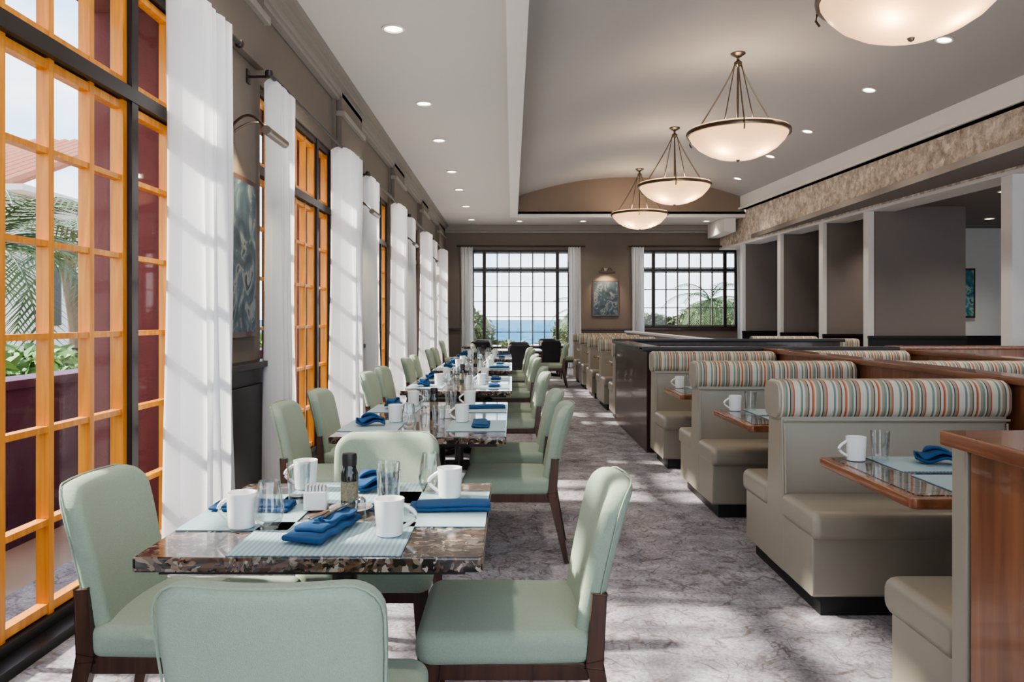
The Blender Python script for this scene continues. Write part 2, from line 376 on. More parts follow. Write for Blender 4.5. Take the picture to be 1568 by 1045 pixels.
s.box(-2.5,WA[0],YB,YB+.25,0,4.3,wall); s.box(WA[0],WA[1],YB,YB+.25,0,WA[2],wall); s.box(WA[0],WA[1],YB,YB+.25,WA[3],4.3,wall)
s.box(WA[1],WB[0],YB,YB+.25,0,4.3,wall); s.box(WB[0],WB[1],YB,YB+.25,0,WB[2],wall); s.box(WB[0],WB[1],YB,YB+.25,WB[3],4.3,wall)
s.box(WB[1],13,YB,YB+.25,0,4.3,wall); s.obj()
s=MB('trim_25')
for x0,x1 in ((-1.9,WA[0]-.05),(WA[1]+.05,7)): s.box(x0,x1,YB-.05,YB,1.05,1.12,mahog,.005)
s.box(WA[1]+.05,7,YB-.02,YB,0,1.05,wall); s.obj()
s=MB('trim_26'); s.box(-1.9,6.6,YB-.12,YB,3.85,4.0,crownm); s.box(-1.9,6.6,YB-.06,YB,3.78,3.85,crownm); s.obj()
s=MB('baseboard_back'); s.box(1.7,7,YB-.03,YB,0,.14,mahog); s.obj()

# ------------------------------------------------------------ windows
def window(idx,W,z0,z1,loc,rot,mm,side=.55,ncol=4,scol=1,row=.41,tr=2.5,e=.019,st=.042,fr=.06):
    b=MB('window_%d'%idx); d=.05
    b.box(0,fr,-d,d,z0,z1,black); b.box(W-fr,W,-d,d,z0,z1,black); b.box(0,W,-d,d,z1-fr,z1,black); b.box(0,W,-d,d,z0,z0+.05,black)
    for p in (side,W-side): b.box(p-fr*.55,p+fr*.55,-d-.01,d+.01,z0,z1,black)
    b.box(0,W,-d-.015,d+.015,tr,tr+fr*1.2,black)
    bays=[(fr,side-fr*.55,scol),(side+fr*.55,W-side-fr*.55,ncol),(W-side+fr*.55,W-fr,scol)]
    for x0,x1,nc in bays:
        for (za,zb,rows) in ((z0+.05,tr,max(1,round((tr-z0)/row))),(tr+fr*1.2,z1-fr,1)):
            b.box(x0,x0+st,-.032,.032,za,zb,mm); b.box(x1-st,x1,-.032,.032,za,zb,mm)
            for k in range(1,nc):
                xx=x0+(x1-x0)*k/nc; b.box(xx-e,xx+e,-.028,.028,za,zb,mm)
            for k in range(rows+1):
                zz=za+(zb-za)*k/rows; hh=e if 0<k<rows else e*1.5
                zz=min(max(zz,za+hh),zb-hh); b.box(x0,x1,-.024,.024,zz-hh*.7,zz+hh*.7,mm)
    b.box(.03,W-.03,-.004,.004,z0+.03,z1-.03,paneg)
    return b.obj(loc,rot,wn=False)
for i,(a,b_) in enumerate(wins):
    window(i+1,b_-a,.04,3.2,(-2.03,a,0),90,orange,side=.57)
munt=simple('light_muntin',(.12,.11,.10),.5)
window(8,WA[1]-WA[0],WA[2],WA[3],(WA[0],YB+.1,0),0,munt,side=.36,ncol=6,scol=1,row=.46,tr=2.72,e=.016,st=.018,fr=.055)
window(9,WB[1]-WB[0],WB[2],WB[3],(WB[0],YB+.1,0),0,munt,side=.34,ncol=6,scol=1,row=.46,tr=2.72,e=.016,st=.018,fr=.055)
t=MB('baseboard_left')
for a,b_ in wins: t.box(-2.12,-1.90,a,b_,0,.045,blackwood,.004)
t.obj()
# ------------------------------------------------------------ curtains
def curtain(loc,L_,amp,folds,rot,z1=3.12,seed=0):
    rnd=random.Random(seed); nu=folds*14; nv=14; vs=[];fs=[]
    ph=[rnd.uniform(.7,1.2) for _ in range(folds+2)]
    for j in range(nv+1):
        tz=j/nv; z=.02+(z1-.02)*tz
        for i in range(nu+1):
            u=i/nu; k=u*folds; a_=ph[int(k)]*(amp*(1.0-.18*tz))
            xx=(u-.5)*L_*(1-.06*math.sin(tz*3.1))+.015*math.sin(k*5+tz*3)
            yy=a_*math.sin(2*math.pi*k)+.02*math.sin(tz*4+i*.3)*(1-tz)
            if tz>.93: z_=z+.02*math.cos(4*math.pi*k)
            else: z_=z
            vs.append((xx,yy,z_))
    for j in range(nv):
        for i in range(nu): a=j*(nu+1)+i; fs.append([a,a+1,a+nu+2,a+nu+1])
    b=MB('curtain'); b.add(vs,fs,curtm); return b.obj(loc,rot,sharp=180,wn=False)
for i,(a,b_) in enumerate(wins):
    curtain((-1.765,a-.04,0),.42,.085,6,90,seed=i*2)
    curtain((-1.75,b_-.25,0),.55,.13,6,90,seed=i*2+1)
    r=MB('curtain_rod'); r.tube([(-1.75,a-.35,3.14),(-1.75,b_+.35,3.14)],.016,black)
    for yy in (a-.35,b_+.35): r.lathe([(.001,-.03),(.025,-.02),(.03,0),(.025,.02),(.001,.03)],black,(-1.75,yy,3.14),12)
    for yy in (a-.28,b_+.25,): r.tube([(-1.75,yy,3.14),(XL+.0,yy,3.14)],.01,black); r.box(XL,XL+.012,yy-.03,yy+.03,3.09,3.19,black)
    r.obj()
for i,(xc) in enumerate((WA[0]-.12,WA[1]+.1,WB[0]-.14,WB[1]+.1)):
    o=curtain((xc,YB-.16,0),.36,.06,4,0,z1=3.38,seed=50+i)
for x0,x1 in ((WA[0]-.4,WA[1]+.4),(WB[0]-.4,WB[1]+.3)):
    r=MB('curtain_rod'); r.tube([(x0,YB-.16,3.4),(x1,YB-.16,3.4)],.018,black)
    for xx in (x0+.05,x1-.05): r.tube([(xx,YB-.16,3.4),(xx,YB,3.4)],.01,black)
    r.obj()
# ------------------------------------------------------------ dining chair
def chair_mesh(fm,nm='dining_chair'):
    b=MB(nm)
    def sf(p):
        t=(p.y+.26)/.52; k=.94+.06*t; q=p.copy(); q.x*=k
        if p.z>.45: q.z+=.012*(1-(p.x/.25)**2)*(1-((p.y)/.27)**2)
        return q
    b.rbox((0,0,.425),(.50,.52,.095),2,.055,.034,fm,(4,4,0),sf)
    def bf(p):
        z=p.z; t=(z-.40)/.475; q=p.copy()
        q.x*= .92+.08*min(1,t*1.4)
        q.y=p.y -.245-(z-.42)*.20 -.03*t*t + .045*(p.x/.22)**2*(.4+.6*t)
        return q
    b.rbox((0,0,.6375),(.445,.072,.475),1,.075,.030,fm,(10,0,7),bf)
    # seam piping running round the back cushion
    hw,hh,r=.2225,.2375,.075
    loop=[]
    for cx_,cz_,a0 in ((hw-r,hh-r,0),(-hw+r,hh-r,90),(-hw+r,-hh+r,180),(hw-r,-hh+r,270)):
        for q_ in range(6):
            an=math.radians(a0+q_*18); loop.append((cx_+r*math.cos(an),cz_+r*math.sin(an)))
    pts=[]
    for i in range(len(loop)):
        x0_,z0_=loop[i]; x1_,z1_=loop[(i+1)%len(loop)]
        for q_ in range(4): pts.append(bf(Vector((x0_+(x1_-x0_)*q_/4,-.024,.6375+z0_+(z1_-z0_)*q_/4))))
    pts.append(pts[0].copy()); b.tube(pts,.0028,fm,5)
    for sx in (-1,1):
        b.beam((sx*.205,.205,.40),(sx*.225,.235,0),(.045,.045),(.024,.024),walnut)
        b.beam((sx*.212,-.272,.58),(sx*.215,-.255,.37),(.022,.040),(.030,.052),walnut)
        b.beam((sx*.215,-.255,.39),(sx*.232,-.335,0),(.030,.052),(.024,.026),walnut)
        b.box(sx*.215-.012,sx*.215+.012,-.24,.21,.335,.385,walnut,.004)
    b.box(-.20,.20,.195,.22,.335,.385,walnut,.004); b.box(-.20,.20,-.26,-.235,.335,.385,walnut,.004)
    return b.mesh(40)
chm=chair_mesh(fabric)
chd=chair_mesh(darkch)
def chair(x,y,rot,nm='dining_chair',me=None): return place(me or chm,nm,(x,y,0),rot)
# ------------------------------------------------------------ tables
def table(x0,x1,y0,y1):
    b=MB('dining_table'); cx,cy=(x0+x1)/2,(y0+y1)/2; Wd,Dp=x1-x0,y1-y0
    b.rbox((0,0,.730),(Wd,Dp,.04),2,.012,.006,granm,seg1=3,seg2=2)
    b.box(-Wd/2+.05,Wd/2-.05,-Dp/2+.05,Dp/2-.05,.69,.71,blackwood)
    n=1 if Dp<1.2 else 2
    for k in range(n):
        yy=0 if n==1 else (-Dp/4 if k==0 else Dp/4)
        b.lathe([(.17,.69),(.17,.675),(.05,.66),(.04,.64),(.04,.06),(.05,.04)],black,(0,yy,0),20)
        for an in (45,135,225,315):
            a=math.radians(an); b.beam((0,yy,.045),(.30*math.cos(a),yy+.30*math.sin(a),.014),(.055,.05),(.035,.022),black)
    return b.obj((cx,cy,0))
TB=[(-.99,-.075,2.0,2.91),(-.97,-.03,4.05,5.75),(-.97,0,6.65,8.35),(-.97,0,9.3,11.0),(-.97,0,12.0,13.7)]
for t_ in TB: table(*t_)
def mug_mesh():
    b=MB('coffee_mug'); b.lathe([(.001,0),(.034,0),(.038,.004),(.043,.10),(.043,.104),(.040,.104),(.0385,.098),(.035,.01),(.001,.008)],china,n=32,cap=False)
    pts=[(.040+.034*math.sin(math.pi*k/10),0,.085-.065*k/10) for k in range(11)]
    b.tube(pts,.0065,china); return b.mesh(50)
mugm=mug_mesh()
def tumbler_mesh():
    b=MB('water_glass'); b.lathe([(.001,0),(.030,0),(.033,.004),(.040,.13),(.0385,.13),(.032,.022),(.001,.018)],glassm,n=28,cap=False); return b.mesh(50)
def goblet_mesh():
    b=MB('stemless_wine_glass'); b.lathe([(.001,0),(.026,0),(.040,.03),(.043,.055),(.036,.105),(.030,.14),(.0285,.14),(.034,.105),(.041,.055),(.037,.03),(.001,.012)],glassm,n=28,cap=False); return b.mesh(50)
tum=tumbler_mesh(); gob=goblet_mesh()
def nap_mesh():
    b=MB('folded_napkin')
    def wv(p,s=0):
        q=p.copy(); q.z+=.003*math.sin(p.x*30+s)*abs(p.x)*6+.002*math.sin(p.y*60+s)+.002; return q
    b.rbox((0,0,.007),(.26,.10,.010),2,.01,.004,bluec,(10,4,0),lambda p:wv(p))
    b.rbox((.01,.004,.017),(.24,.085,.010),2,.012,.004,bluec,(10,4,0),lambda p:wv(Matrix.Rotation(.05,3,'Z')@p,1))
    return b.mesh(60)
napm=nap_mesh()
def napw_mesh():
    b=MB('folded_napkin')
    for k,(z,r,s) in enumerate([(.010,0,1),(.026,.3,.85),(.042,-.25,.6)]):
        def g(p,r=r,s=s,k=k):
            q=Matrix.Rotation(r,3,'Z')@Vector((p.x*s,p.y*s,p.z)); q.z+=.010*math.sin(q.x*45+k)+.008*math.sin(q.y*50+k*2)+.016; return q
        b.rbox((0,0,z),(.17,.11,.012),2,.03,.005,bluec,(10,8,0),g)
    return b.mesh(60)
napw=napw_mesh()
def roll_mesh():
    b=MB('folded_napkin')
    def g(p):
        q=p.copy(); t=(p.x+.13)/.26; q.y*=(1.05-.35*t); q.z+=.010*math.sin(t*3.1)*(1-abs(p.y)/.07)+.003*math.sin(p.x*70)+.004; return q
    b.rbox((0,0,.012),(.27,.12,.016),2,.012,.006,bluec,(14,6,0),g)
    b.rbox((.015,.006,.026),(.22,.095,.012),2,.012,.005,bluec,(12,5,0),lambda p:g(Matrix.Rotation(.06,3,'Z')@p))
    b.rbox((.04,-.01,.036),(.15,.07,.008),2,.012,.003,bluec,(8,4,0),lambda p:g(Matrix.Rotation(-.15,3,'Z')@p))
    return b.mesh(60)
rollm=roll_mesh()
def fork_mesh():
    b=MB('fork'); b.tube([(-.09,0,0),(-.02,0,.004),(.04,0,.006)],[.005,.003,.003],steel,6)
    b.rbox((.055,0,.008),(.03,.022,.002),2,.004,0,steel)
    for k in range(4): b.box(.068,.105,-.0105+k*.006,-.008+k*.006,.0075,.0095,steel)
    return b.mesh()
def knife_mesh():
    b=MB('knife'); b.rbox((-.06,0,.004),(.09,.014,.007),2,.005,.002,steel); b.rbox((.05,0,.004),(.13,.018,.002),2,.008,0,steel); return b.mesh()
forkm=fork_mesh(); knifem=knife_mesh()
def mat_mesh(w_,d_):
    b=MB('placemat'); b.rbox((0,0,.002),(w_,d_,.003),2,.004,0,matm,seg1=2); return b.mesh()
pm=mat_mesh(.46,.33)
TZ=.7502
def put(me,x,y,z=TZ,rot=0): return place(me,me.name.split('.')[0],(x,y,z),rot,True)
put(pm,-.52,2.175); put(pm,-.245,2.52,rot=90); put(pm,-.82,2.48,rot=90); put(pm,-.55,2.74)
put(mugm,-.80,2.28,TZ+.004,170); put(mugm,-.75,2.80,TZ+.004,180); put(mugm,-.35,2.20,TZ+.004,10); put(mugm,-.215,2.66,TZ+.004,170)
put(gob,-.715,2.27,TZ+.004); put(tum,-.40,2.50); put(tum,-.42,2.62,TZ+.004); put(gob,-.29,2.74,TZ+.004); put(tum,-.72,2.60,TZ+.004)
put(rollm,-.535,2.22,TZ+.004,72); put(forkm,-.51,2.27,TZ+.058,74); put(knifem,-.53,2.25,TZ+.058,70)
put(napm,-.20,2.50,TZ+.004,3); put(napm,-.84,2.50,TZ+.004,-4); put(napw,-.50,2.78,TZ+.004,20)
b=MB('hot_sauce_bottle'); b.lathe([(.001,0),(.026,0),(.028,.004),(.028,.03)],bottlem,n=24,cap=False); b.lathe([(.0282,.03),(.0282,.09)],labelm,n=24,cap=False)
b.lathe([(.028,.09),(.028,.115),(.022,.128),(.021,.14)],bottlem,n=24,cap=False); b.lathe([(.023,.14),(.024,.165),(.022,.178),(.001,.180)],black,n=24,cap=False); botm=b.mesh(50); put(botm,-.525,2.49,TZ+.008)
b=MB('sugar_caddy'); b.rbox((0,0,.03),(.075,.055,.06),2,.008,.003,china,seg1=4)
for k in range(6): b.box(-.032+k*.011,-.025+k*.011,-.02,.02,.06,.078,trimw)
cad=b.mesh(); put(cad,-.635,2.50,TZ+.004,5)
b=MB('saucer'); b.lathe([(.001,.002),(.045,.002),(.068,.012),(.07,.014),(.066,.015),(.045,.007),(.001,.006)],china,n=36,cap=False); sau=b.mesh(60); put(sau,-.52,2.49,TZ)
b=MB('salt_shaker'); b.lathe([(.001,0),(.018,0),(.02,.003),(.016,.05),(.015,.052)],glassm,n=20,cap=False); b.lathe([(.016,.052),(.016,.062),(.008,.068),(.001,.069)],steel,n=20,cap=False); salt=b.mesh(50); put(salt,-.47,2.39)
def setting(x,y,side,k):
    cx=x+side*.30
    put(pm,cx,y,TZ,90); put(napm if k%2 else napw,cx+side*.02,y,TZ+.004,90 if k%3 else 10)
    put(mugm,cx-side*.10,y+.15 ,TZ+.004,180 if k%2 else 0); put(tum if k%2 else gob,cx-side*.215,y-.10,TZ)
k=0
for (x0,x1,y0,y1) in TB[1:]:
    cx=(x0+x1)/2
    for yy in (y0+.42,y1-.42):
        for sd in (-1,1): setting(cx,yy,sd,k); k+=1
    put(botm,cx,(y0+y1)/2+.05); put(cad,cx+.08,(y0+y1)/2-.08,TZ,10); put(salt,cx-.06,(y0+y1)/2)
chair(-.466,1.80,0); 
chair(-.54,3.02,180)
chair(-.02,2.43,90); chair(-.985,2.47,-90)
for (x0,x1,y0,y1) in TB[1:]:
    for yy in (y0+.52,y1-.36):
        chair(-.02+random.uniform(-.01,.02),yy,90+random.uniform(-3,3)); chair(-1.02,yy,-90+random.uniform(-3,3))
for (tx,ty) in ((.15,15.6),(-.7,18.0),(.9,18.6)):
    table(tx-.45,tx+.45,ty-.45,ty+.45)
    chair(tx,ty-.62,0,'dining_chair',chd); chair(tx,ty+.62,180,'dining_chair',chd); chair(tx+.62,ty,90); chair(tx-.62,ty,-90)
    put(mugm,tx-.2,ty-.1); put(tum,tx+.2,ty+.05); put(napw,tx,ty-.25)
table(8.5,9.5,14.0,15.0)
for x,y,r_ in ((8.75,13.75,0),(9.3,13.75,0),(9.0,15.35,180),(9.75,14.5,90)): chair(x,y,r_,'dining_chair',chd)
# ------------------------------------------------------------ booths
def booth_mesh(W=1.17,near=True,far=True,low=False):
    b=MB('booth_seat_bench')
    h=W/2
    ya=-.52 if near else -.10; yb=.52 if far else .10
    b.box(-h+.06,h-.02,ya+.05,yb-.05,0,.09,kick)
    if near:
        b.rbox((0,(-.50-.08)/2,.235),(W-.02,.42,.29),0,.02,.012,vinyl,seg1=3,seg2=2)
        b.rbox((0,-.325,.425),(W,.45,.13),0,.05,.035,vinyl,(6,0,0))
    if far:
        b.rbox((0,(.50+.08)/2,.235),(W-.02,.42,.29),0,.02,.012,vinyl,seg1=3,seg2=2)
        b.rbox((0,.325,.425),(W,.45,.13),0,.05,.035,vinyl,(6,0,0))
    if low:
        b.rbox((-.03,-.02,.56),(W+.06,.075,.92),0,.015,.008,vinyl,seg1=3,seg2=2); return b.mesh(40)
    def bk(p):
        q=p.copy(); t=(p.z-.1)/.85; q.y*=(1.25-.45*t); return q
    b.rbox((0,0,.50),(W-.015,.23,.82),0,.02,.012,vinyl,(0,0,3),bk,seg1=3,seg2=2)
    b.rbox((0,0,.955),(W-.01,.245,.20),0,.07,.008,stripem,(0,0,0),seg1=8,seg2=2)
    for sx in (-1,1): b.rbox((sx*(h+.001),0,.953),(.018,.225,.185),0,.065,.006,vinyl,seg1=8,seg2=2)
    b.tube([(-h+.01,-.122,.856),(h-.01,-.122,.856)],.007,vinyl,6); b.tube([(-h+.01,.122,.856),(h-.01,.122,.856)],.007,vinyl,6)
    for sx in (-1,1): b.tube([(sx*(h-.02),-.118,.84),(sx*(h-.02),-.14,.49)],.006,vinyl,6)
    return b.mesh(40)
bmD=booth_mesh(); bmN=booth_mesh(far=False); bmF=booth_mesh(near=False); bmL=booth_mesh(W=1.10,near=False,low=True)
XB=1.95
def booth(me,x,y): return place(me,'booth_bench',(x,y,0),0)
booth(bmL,1.83,2.125)
booth(bmD,XB,4.03); booth(bmD,XB,5.79); booth(bmN,XB,7.52)
booth(bmF,3.32,2.25); booth(bmD,3.32,4.03); booth(bmD,3.32,5.79); booth(bmN,3.32,7.68)
booth(bmF,XB,10.42)
for y in (12.05,13.75,15.45): booth(bmD,XB,y)
booth(bmN,XB,17.15)
for y in (12.5,14.2): booth(bmD,5.0,y)
def booth_table(x0,x1,y0,y1):
    b=MB('booth_table'); cx,cy=(x0+x1)/2,(y0+y1)/2
    b.rbox((0,0,.73),(x1-x0,y1-y0,.04),2,.03,.008,cherryY,seg2=2)
    b.rbox((0,0,.7515),(x1-x0-.08,y1-y0-.08,.003),2,.02,0,granm)
    b.lathe([(.16,.71),(.16,.70),(.04,.68),(.04,.05),(.22,.03),(.24,0)],black,n=24)
    return b.obj((cx,cy,0))
for (y0,y1) in ((2.66,3.48),(4.48,5.30),(6.30,7.02)):
    booth_table(1.38,2.46,y0,y1); yc=(y0+y1)/2
    put(pm,1.80,yc-.20,.7535); put(pm,1.80,yc+.20,.7535)
    put(napw,1.86,yc-.18,.758,20); put(napw,1.80,yc+.20,.758,-20); put(mugm,1.50,y1-.12,.7535,180); put(tum,1.60,y1-.13,.7535)
for yc in (11.2,12.9,14.6,16.3):
    booth_table(1.40,2.46,yc-.35,yc+.35); put(mugm,1.55,yc,.7535); put(napw,1.8,yc+.1,.7535)
def partition(x0,x1,y0,y1,h,mbody,mcap,ov=.04,base=True):
    b=MB('booth_partition'); b.box(x0,x1,y0,y1,0,h-.04,mbody,.004); b.box(x0-ov,x1+ov,y0-ov,y1+ov,h-.04,h,mcap,.008)
    return b.obj()
b=MB('booth_partition'); b.box(1.22,2.45,.9,2.05,0,1.03,cherry,.004); b.box(1.155,2.47,.86,2.085,1.03,1.07,cherryY,.008); b.obj()
partition(2.58,2.70,2.1,7.80,1.075,cherry,cherryY,.03)
b=MB('booth_partition'); b.box(1.38,1.46,8.0,10.1,0,1.05,mahog,.004); b.box(1.38,3.9,7.9,8.0,0,1.04,mahog,.004); b.box(1.38,4.3,10.1,10.2,0,1.07,mahog,.004)
b.box(1.33,1.52,7.86,10.25,1.05,1.09,blackwood,.008); b.box(1.33,3.95,7.84,8.06,1.04,1.085,blackwood,.008); b.box(1.33,4.35,10.05,10.26,1.07,1.11,blackwood,.008); b.obj()
b=MB('service_console'); b.box(1.70,3.7,8.4,9.7,.0,.98,mahog,.006); b.box(1.66,3.74,8.36,9.74,.98,1.02,blackwood,.008); b.obj()
partition(2.66,2.78,10.35,18,1.10,mahog,trimw,.03)
partition(4.4,7.2,8.9,9.02,1.06,cherry,cherryY,.03)
partition(4.0,4.12,2.1,7.75,1.06,cherry,cherryY,.03)
# ------------------------------------------------------------ pendants
def pendant(x,y):
    zt=5.0; zr=3.90; R=.69
    par=D.objects.new('pendant_bowl_light',None); C.scene.collection.objects.link(par); par.location=(x,y,0)
    b=MB('bowl'); prof=[(.001,zr-.36),(.12,zr-.353),(.26,zr-.325),(.40,zr-.27),(.52,zr-.195),(.61,zr-.105),(.655,zr-.03),(.665,zr+.05)]
    b.lathe(prof,bowlm,n=48,cap=False); o=b.obj(wn=False,sharp=180); o.parent=par
    b=MB('metalwork')
    b.lathe([(.66,zr-.025),(.69,zr-.025),(.695,zr),(.69,zr+.025),(.66,zr+.025)],bronze,n=48,cap=False)
    b.lathe([(.001,zt),(.10,zt-.0),(.10,zt-.02),(.05,zt-.05),(.02,zt-.07),(.02,zt-.10),(.055,zt-.13),(.055,zt-.17),(.02,zt-.19),(.012,zt-.2),(.012,zr-.2),(.03,zr-.22),(.001,zr-.24)],bronze,n=20,cap=False)
    b.lathe([(.001,zr-.39),(.02,zr-.38),(.028,zr-.36),(.012,zr-.345)],bronze,n=16,cap=False)
    for k in range(3):
        a=math.radians(20+120*k); ca,sa=math.cos(a),math.sin(a)
        pts=[]
        for i in range(13):
            t=i/12; z=zt-.16-(zt-.16-zr)*t
            r=.05+(R-.03)*(t**1.15); pts.append((r*ca,r*sa,z))
        pts+= [((R+.03)*ca,(R+.03)*sa,zr-.05),((R-.0)*ca,(R)*sa,zr-.10)]
        b.tube(pts,.010,bronze,6)
        a2=a+math.radians(60); b.tube([(.05*math.cos(a2),.05*math.sin(a2),zt-.16),(.22*math.cos(a2),.22*math.sin(a2),zr+.15),(.25*math.cos(a2),.25*math.sin(a2),zr-.12)],.007,bronze,6)
    o=b.obj(); o.parent=par
    for k in range(3):
        a=math.radians(90+120*k)
        b=MB('bulb_%d'%k); b.lathe([(.001,-.05),(.025,-.04),(.035,0),(.025,.04),(.015,.06),(.001,.07)],bulbm,n=12,cap=False)
        o=b.obj((.25*math.cos(a),.25*math.sin(a),zr-.15)); o.parent=par
    for k in range(2):
        l=D.lights.new('pendant_glow','POINT'); l.energy=13; l.color=(1,.68,.38); l.shadow_soft_size=.04
        lo=D.objects.new('glow_%d'%k,l); C.scene.collection.objects.link(lo); lo.parent=par; lo.location=((-.24,.24)[k],-.20,zr-.21)
    l=D.lights.new('pendant_uplight','POINT'); l.energy=42; l.color=(1,.82,.64); l.shadow_soft_size=.1
    lo=D.objects.new('uplight',l); C.scene.collection.objects.link(lo); lo.parent=par; lo.location=(0,.0,zr+.14)
for y in (5.95,10.5,14.6,18.6): pendant(3.08,y)
# ------------------------------------------------------------ recessed lights + added ceiling fill
def vz(x,y):
    xr=Lx(y)-.1; t=(x-.12)/(xr-.12); return 4.5+.5*(1-(2*t-1)**2), math.atan2(-2*(2*t-1)*1.0*.5*2/(xr-.12)*1.0,1)
def downlight(x,y,z,tilt=0,E=90):
    b=MB('recessed_downlight'); b.lathe([(.105,.0),(.105,-.008),(.085,-.012),(.075,.004)],trimw,n=28,cap=False); b.lathe([(.001,.001),(.078,.001)],bulbm,n=28,cap=False)
    o=b.obj((x,y,z-.003)); o.rotation_euler=(0,-tilt,0)
    l=D.lights.new('downlight_lamp','SPOT'); l.energy=E*1.5; l.color=(1,.90,.77); l.spot_size=math.radians(125); l.spot_blend=1; l.shadow_soft_size=.08
    lo=D.objects.new('lamp',l); C.scene.collection.objects.link(lo); lo.parent=o; lo.location=(0,0,-.03)
for y in (2.4,4.7,6.96,9.37,11.3,13.7,15.6,17.9,20.3): downlight(-1.07,y,ZC)
for y in (5.2,7.3,9.5,11.5,13.9,15.9,18.2):
    z,t=vz(5.33,y); downlight(5.33,y,z,t,150)
for x,y in ((.2,20.6),(1.9,20.6),(3.6,20.6),(5.2,20.6)): downlight(x,y,ZC,0,60)
for x,y in ((9,8),(10,12),(9.6,15.5),(11,5),(7.8,12.2),(7.6,14.7)): downlight(x,y,3.40,0,120)
def ceiling_fill(x,y,z,sx,sy,E):  # added upward fill to brighten the ceilings; no fixture, unseen from below
    l=D.lights.new('added_fill','AREA'); l.shape='RECTANGLE'; l.size=sx; l.size_y=sy; l.energy=E; l.color=(1,.97,.93)
    lo=D.objects.new('added_ceiling_fill',l); C.scene.collection.objects.link(lo); lo.location=(x,y,z); lo.rotation_euler=(math.pi,0,0)
ceiling_fill(-.9,10,2.3,1.2,20,85); ceiling_fill(3.6,9,2.4,3.5,22,110)
# ------------------------------------------------------------ art + picture lights
def painting(loc,rot,w_,h_,m,light=True):
    b=MB('framed_painting'); b.box(-w_/2,w_/2,-.03,0,-h_/2,h_/2,mahog,.006); b.box(-w_/2+.04,w_/2-.04,-.034,-.028,-h_/2+.04,h_/2-.04,m); b.obj(loc,rot)
def piclight(loc,rot,w_=.5):
    b=MB('picture_light'); b.rbox((0,-.012,0),(.12,.024,.16),1,.02,.004,bronze)
    for sx in (-1,1):
        pts=[(sx*.04,-.02,.0)]+[(sx*(.04+.12*k/8),-.02-.30*k/8,.10*math.sin(math.pi*k/8)+-.05*k/8) for k in range(1,9)]
        b.tube(pts,.009,bronze)
    b.tube([(-w_/2,-.32,-.05),(w_/2,-.32,-.05)],.03,bronze,14)
    b.obj(loc,rot)
    l=D.lights.new('picture_lamp','SPOT'); l.energy=45; l.color=(1,.76,.46); l.spot_size=math.radians(100); l.spot_blend=.6; l.shadow_soft_size=.05
    lo=D.objects.new('picture_light_lamp',l); C.scene.collection.objects.link(lo)
    R=Matrix.Rotation(math.radians(rot),4,'Z'); p=Vector(loc)+R@Vector((0,-.34,-.10)); lo.location=p
    d=(Vector(loc)+R@Vector((0,0,-.5)))-p; lo.rotation_euler=d.to_track_quat('-Z','Y').to_euler()
for (a,b_) in piers[2:-1]:
    yc=(a+b_)/2; m_=artm if a<6 else arttm
    painting((XL+.002,yc,1.81),90,.96,1.14,m_); piclight((XL+.001,yc,2.66),90,.42)
painting((2.62,YB-.002,1.95),0,.74,1.0,artm); piclight((2.62,YB-.001,2.72),0,.45)
painting((9.95,17.158,1.95),0,.7,1.1,arttm)
# ------------------------------------------------------------ exterior
g=MB('ground'); g.box(-60,-2.5,-25,70,-.2,-.1,patio); g.box(-2.5,60,YB+.3,46,-.5,-.14,sand); g.obj()
g=MB('sea'); g.box(-900,900,46,2500,-1.2,-1.0,sea); g.obj()
g=MB('garden_wall'); g.box(-3.4,-3.2,-3,26,-.1,.92,purple); g.box(-3.44,-3.16,-3,26,.92,.98,purple,.01); g.obj()
def leafcloud(name,m,n,rx,ry,rz,s,seed):
    rnd=random.Random(seed); b=MB(name); vs=[];fs=[]
    for i in range(n):
        while True:
            p=Vector((rnd.uniform(-1,1),rnd.uniform(-1,1),rnd.uniform(-1,1)))
            if .45<p.length<1: break
        p=Vector((p.x*rx,p.y*ry,p.z*rz)); u=Vector((rnd.gauss(0,1),rnd.gauss(0,1),rnd.gauss(0,1))).normalized(); w_=u.orthogonal().normalized()
        q=s*rnd.uniform(.6,1.3); o=len(vs); vs+=[p-u*q,p+w_*q*.35,p+u*q,p-w_*q*.35]; fs.append([o,o+1,o+2,o+3])
    b.add(vs,fs,m,False); return b.mesh()
hm=leafcloud('hedge',hedgem,2600,1.6,.40,.45,.09,1)
for y in (3,6,9,12,15,18): place(hm,'garden_hedge',(-3.98,y,.72),90,False)
dm=leafcloud('dune',duneleaf,3500,2.4,1.4,1.3,.16,2)
rnd=random.Random(5)
for i in range(26):
    x=-3+i*.8+rnd.uniform(-.4,.4); y=rnd.uniform(29.5,36); sc=rnd.uniform(.6,1.05)
    if -2.3<x<3.4: sc=.22 if -1.4<x<2.0 else .42
    place(dm,'dune_shrub',(x,y,.1+.7*sc),rnd.uniform(0,360),False,(sc,sc,sc))
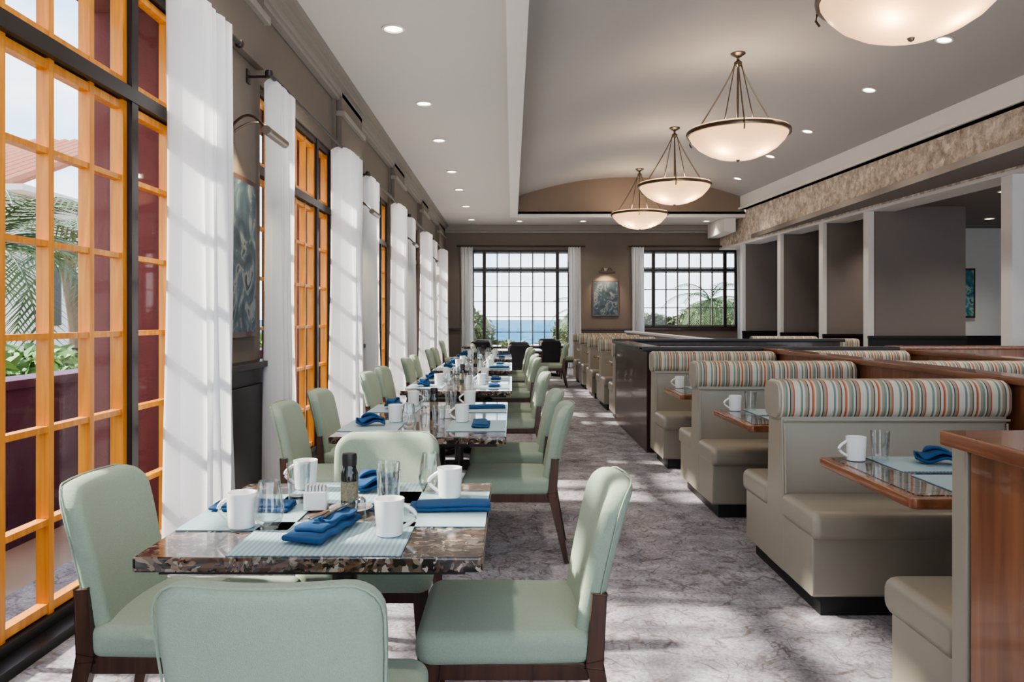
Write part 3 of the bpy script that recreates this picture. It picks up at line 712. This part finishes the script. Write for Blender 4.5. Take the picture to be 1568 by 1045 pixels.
def palm_mesh(hh,seed):
    rnd=random.Random(seed); b=MB('palm_tree')
    b.tube([(0.1*math.sin(k*.5),0,hh*k/8) for k in range(9)],[.16-.006*k for k in range(9)],trunkm,10)
    for i in range(24):
        az=2*math.pi*i/24+rnd.uniform(-.1,.1); el=rnd.uniform(-.1,1.1); Lf=rnd.uniform(1.6,2.1)
        pts=[];p=Vector((0,0,hh)); e=el
        for k in range(12):
            pts.append(p.copy()); d=Vector((math.cos(az)*math.cos(e),math.sin(az)*math.cos(e),math.sin(e))); p=p+d*Lf/11; e-=.15
        b.tube(pts,[.02-.0014*k for k in range(12)],leafm,5)
        vs=[];fs=[]
        for k in range(1,11):
            for q in (0,.5):
                base=pts[k].lerp(pts[min(k+1,11)],q); d=(pts[k+1]-pts[k]).normalized() if k<11 else d
                sd=d.cross(Vector((0,0,1))).normalized(); ll=.55*math.sin(math.pi*(k+q)/12.5)+.12
                for sg in (-1,1):
                    tip=base+(sd*sg*.8+d*.7+Vector((0,0,-.25))).normalized()*ll; o=len(vs)
                    vs+=[base-d*.022,base+d*.022,tip]; fs.append([o,o+1,o+2])
        b.add(vs,fs,leafm,False)
    return b.mesh()
pmh=palm_mesh(2.3,3); pm2=palm_mesh(2.2,9)
for (x,y,sc) in ((-6.3,9.2,1),(-8.0,14.0,1.1)): place(pmh,'palm_tree',(x,y,-.1),random.uniform(0,360),False,(sc,sc,sc))
for (x,y,sc) in ((2.6,26.5,.80),(6.9,26.8,.98),(-2.0,26.5,.6)): place(pm2,'palm_tree',(x,y,-.14),random.uniform(0,360),False,(sc,sc,sc))
b=MB('villa_building'); b.box(-30,-12.5,19.5,30,-.1,4.7,stucco)
for k in range(5): b.box(-12.52,-12.45,20.5+k*2,21.3+k*2,1.2,2.8,black)
for k in range(56):
    xx=-30.3+k*.32; b.tube([(xx,19.0,4.65),(xx,24.7,7.0)],.16,tile,8)
b.box(-30.4,-12.0,18.9,30.4,4.55,4.7,stucco); b.obj()
# ------------------------------------------------------------ world + sun
wd=D.worlds.new('sky'); C.scene.world=wd; wd.use_nodes=True; nt=wd.node_tree; N=nt.nodes; L=nt.links
bg=N['Background']; tc=N.new('ShaderNodeTexCoord'); sx=N.new('ShaderNodeSeparateXYZ'); L.new(tc.outputs['Generated'],sx.inputs[0])
r=ramp(nt,[(0,(.74,.86,.98)),(.15,(.56,.75,.98)),(.6,(.34,.54,.92))]); L.new(sx.outputs['Z'],r.inputs['Fac'])
mp=N.new('ShaderNodeMapping'); mp.inputs['Scale'].default_value=(1,1,2.6); L.new(tc.outputs['Generated'],mp.inputs['Vector'])
no=N.new('ShaderNodeTexNoise'); no.inputs['Scale'].default_value=3.2; no.inputs['Detail'].default_value=8; L.new(mp.outputs[0],no.inputs['Vector'])
r2=ramp(nt,[(.42,(0,0,0)),(.62,(1,1,1))]); L.new(no.outputs['Fac'],r2.inputs['Fac'])
mx=N.new('ShaderNodeMix'); mx.data_type='RGBA'; L.new(r2.outputs['Color'],mx.inputs[0]); L.new(r.outputs['Color'],mx.inputs[6]); mx.inputs[7].default_value=(1,1,1,1)
L.new(mx.outputs[2],bg.inputs['Color']); bg.inputs['Strength'].default_value=3.4
l=D.lights.new('sun','SUN'); l.energy=14; l.angle=math.radians(2.2); l.color=(1,.93,.82)
so=D.objects.new('sun',l); C.scene.collection.objects.link(so); so.rotation_euler=Vector((1,-.10,-.80)).to_track_quat('-Z','Y').to_euler()
try: C.scene.view_settings.look='AgX - Medium High Contrast'
except Exception as ex: print(ex)
# ------------------------------------------------------------ camera
cam=D.cameras.new('camera'); co=D.objects.new('camera',cam); C.scene.collection.objects.link(co)
co.location=(0,0,H); co.rotation_euler=(math.radians(90),0,0); cam.sensor_width=36; cam.lens=36*F/1568; cam.shift_y=-33.5/1568; cam.clip_end=5000
C.scene.camera=co
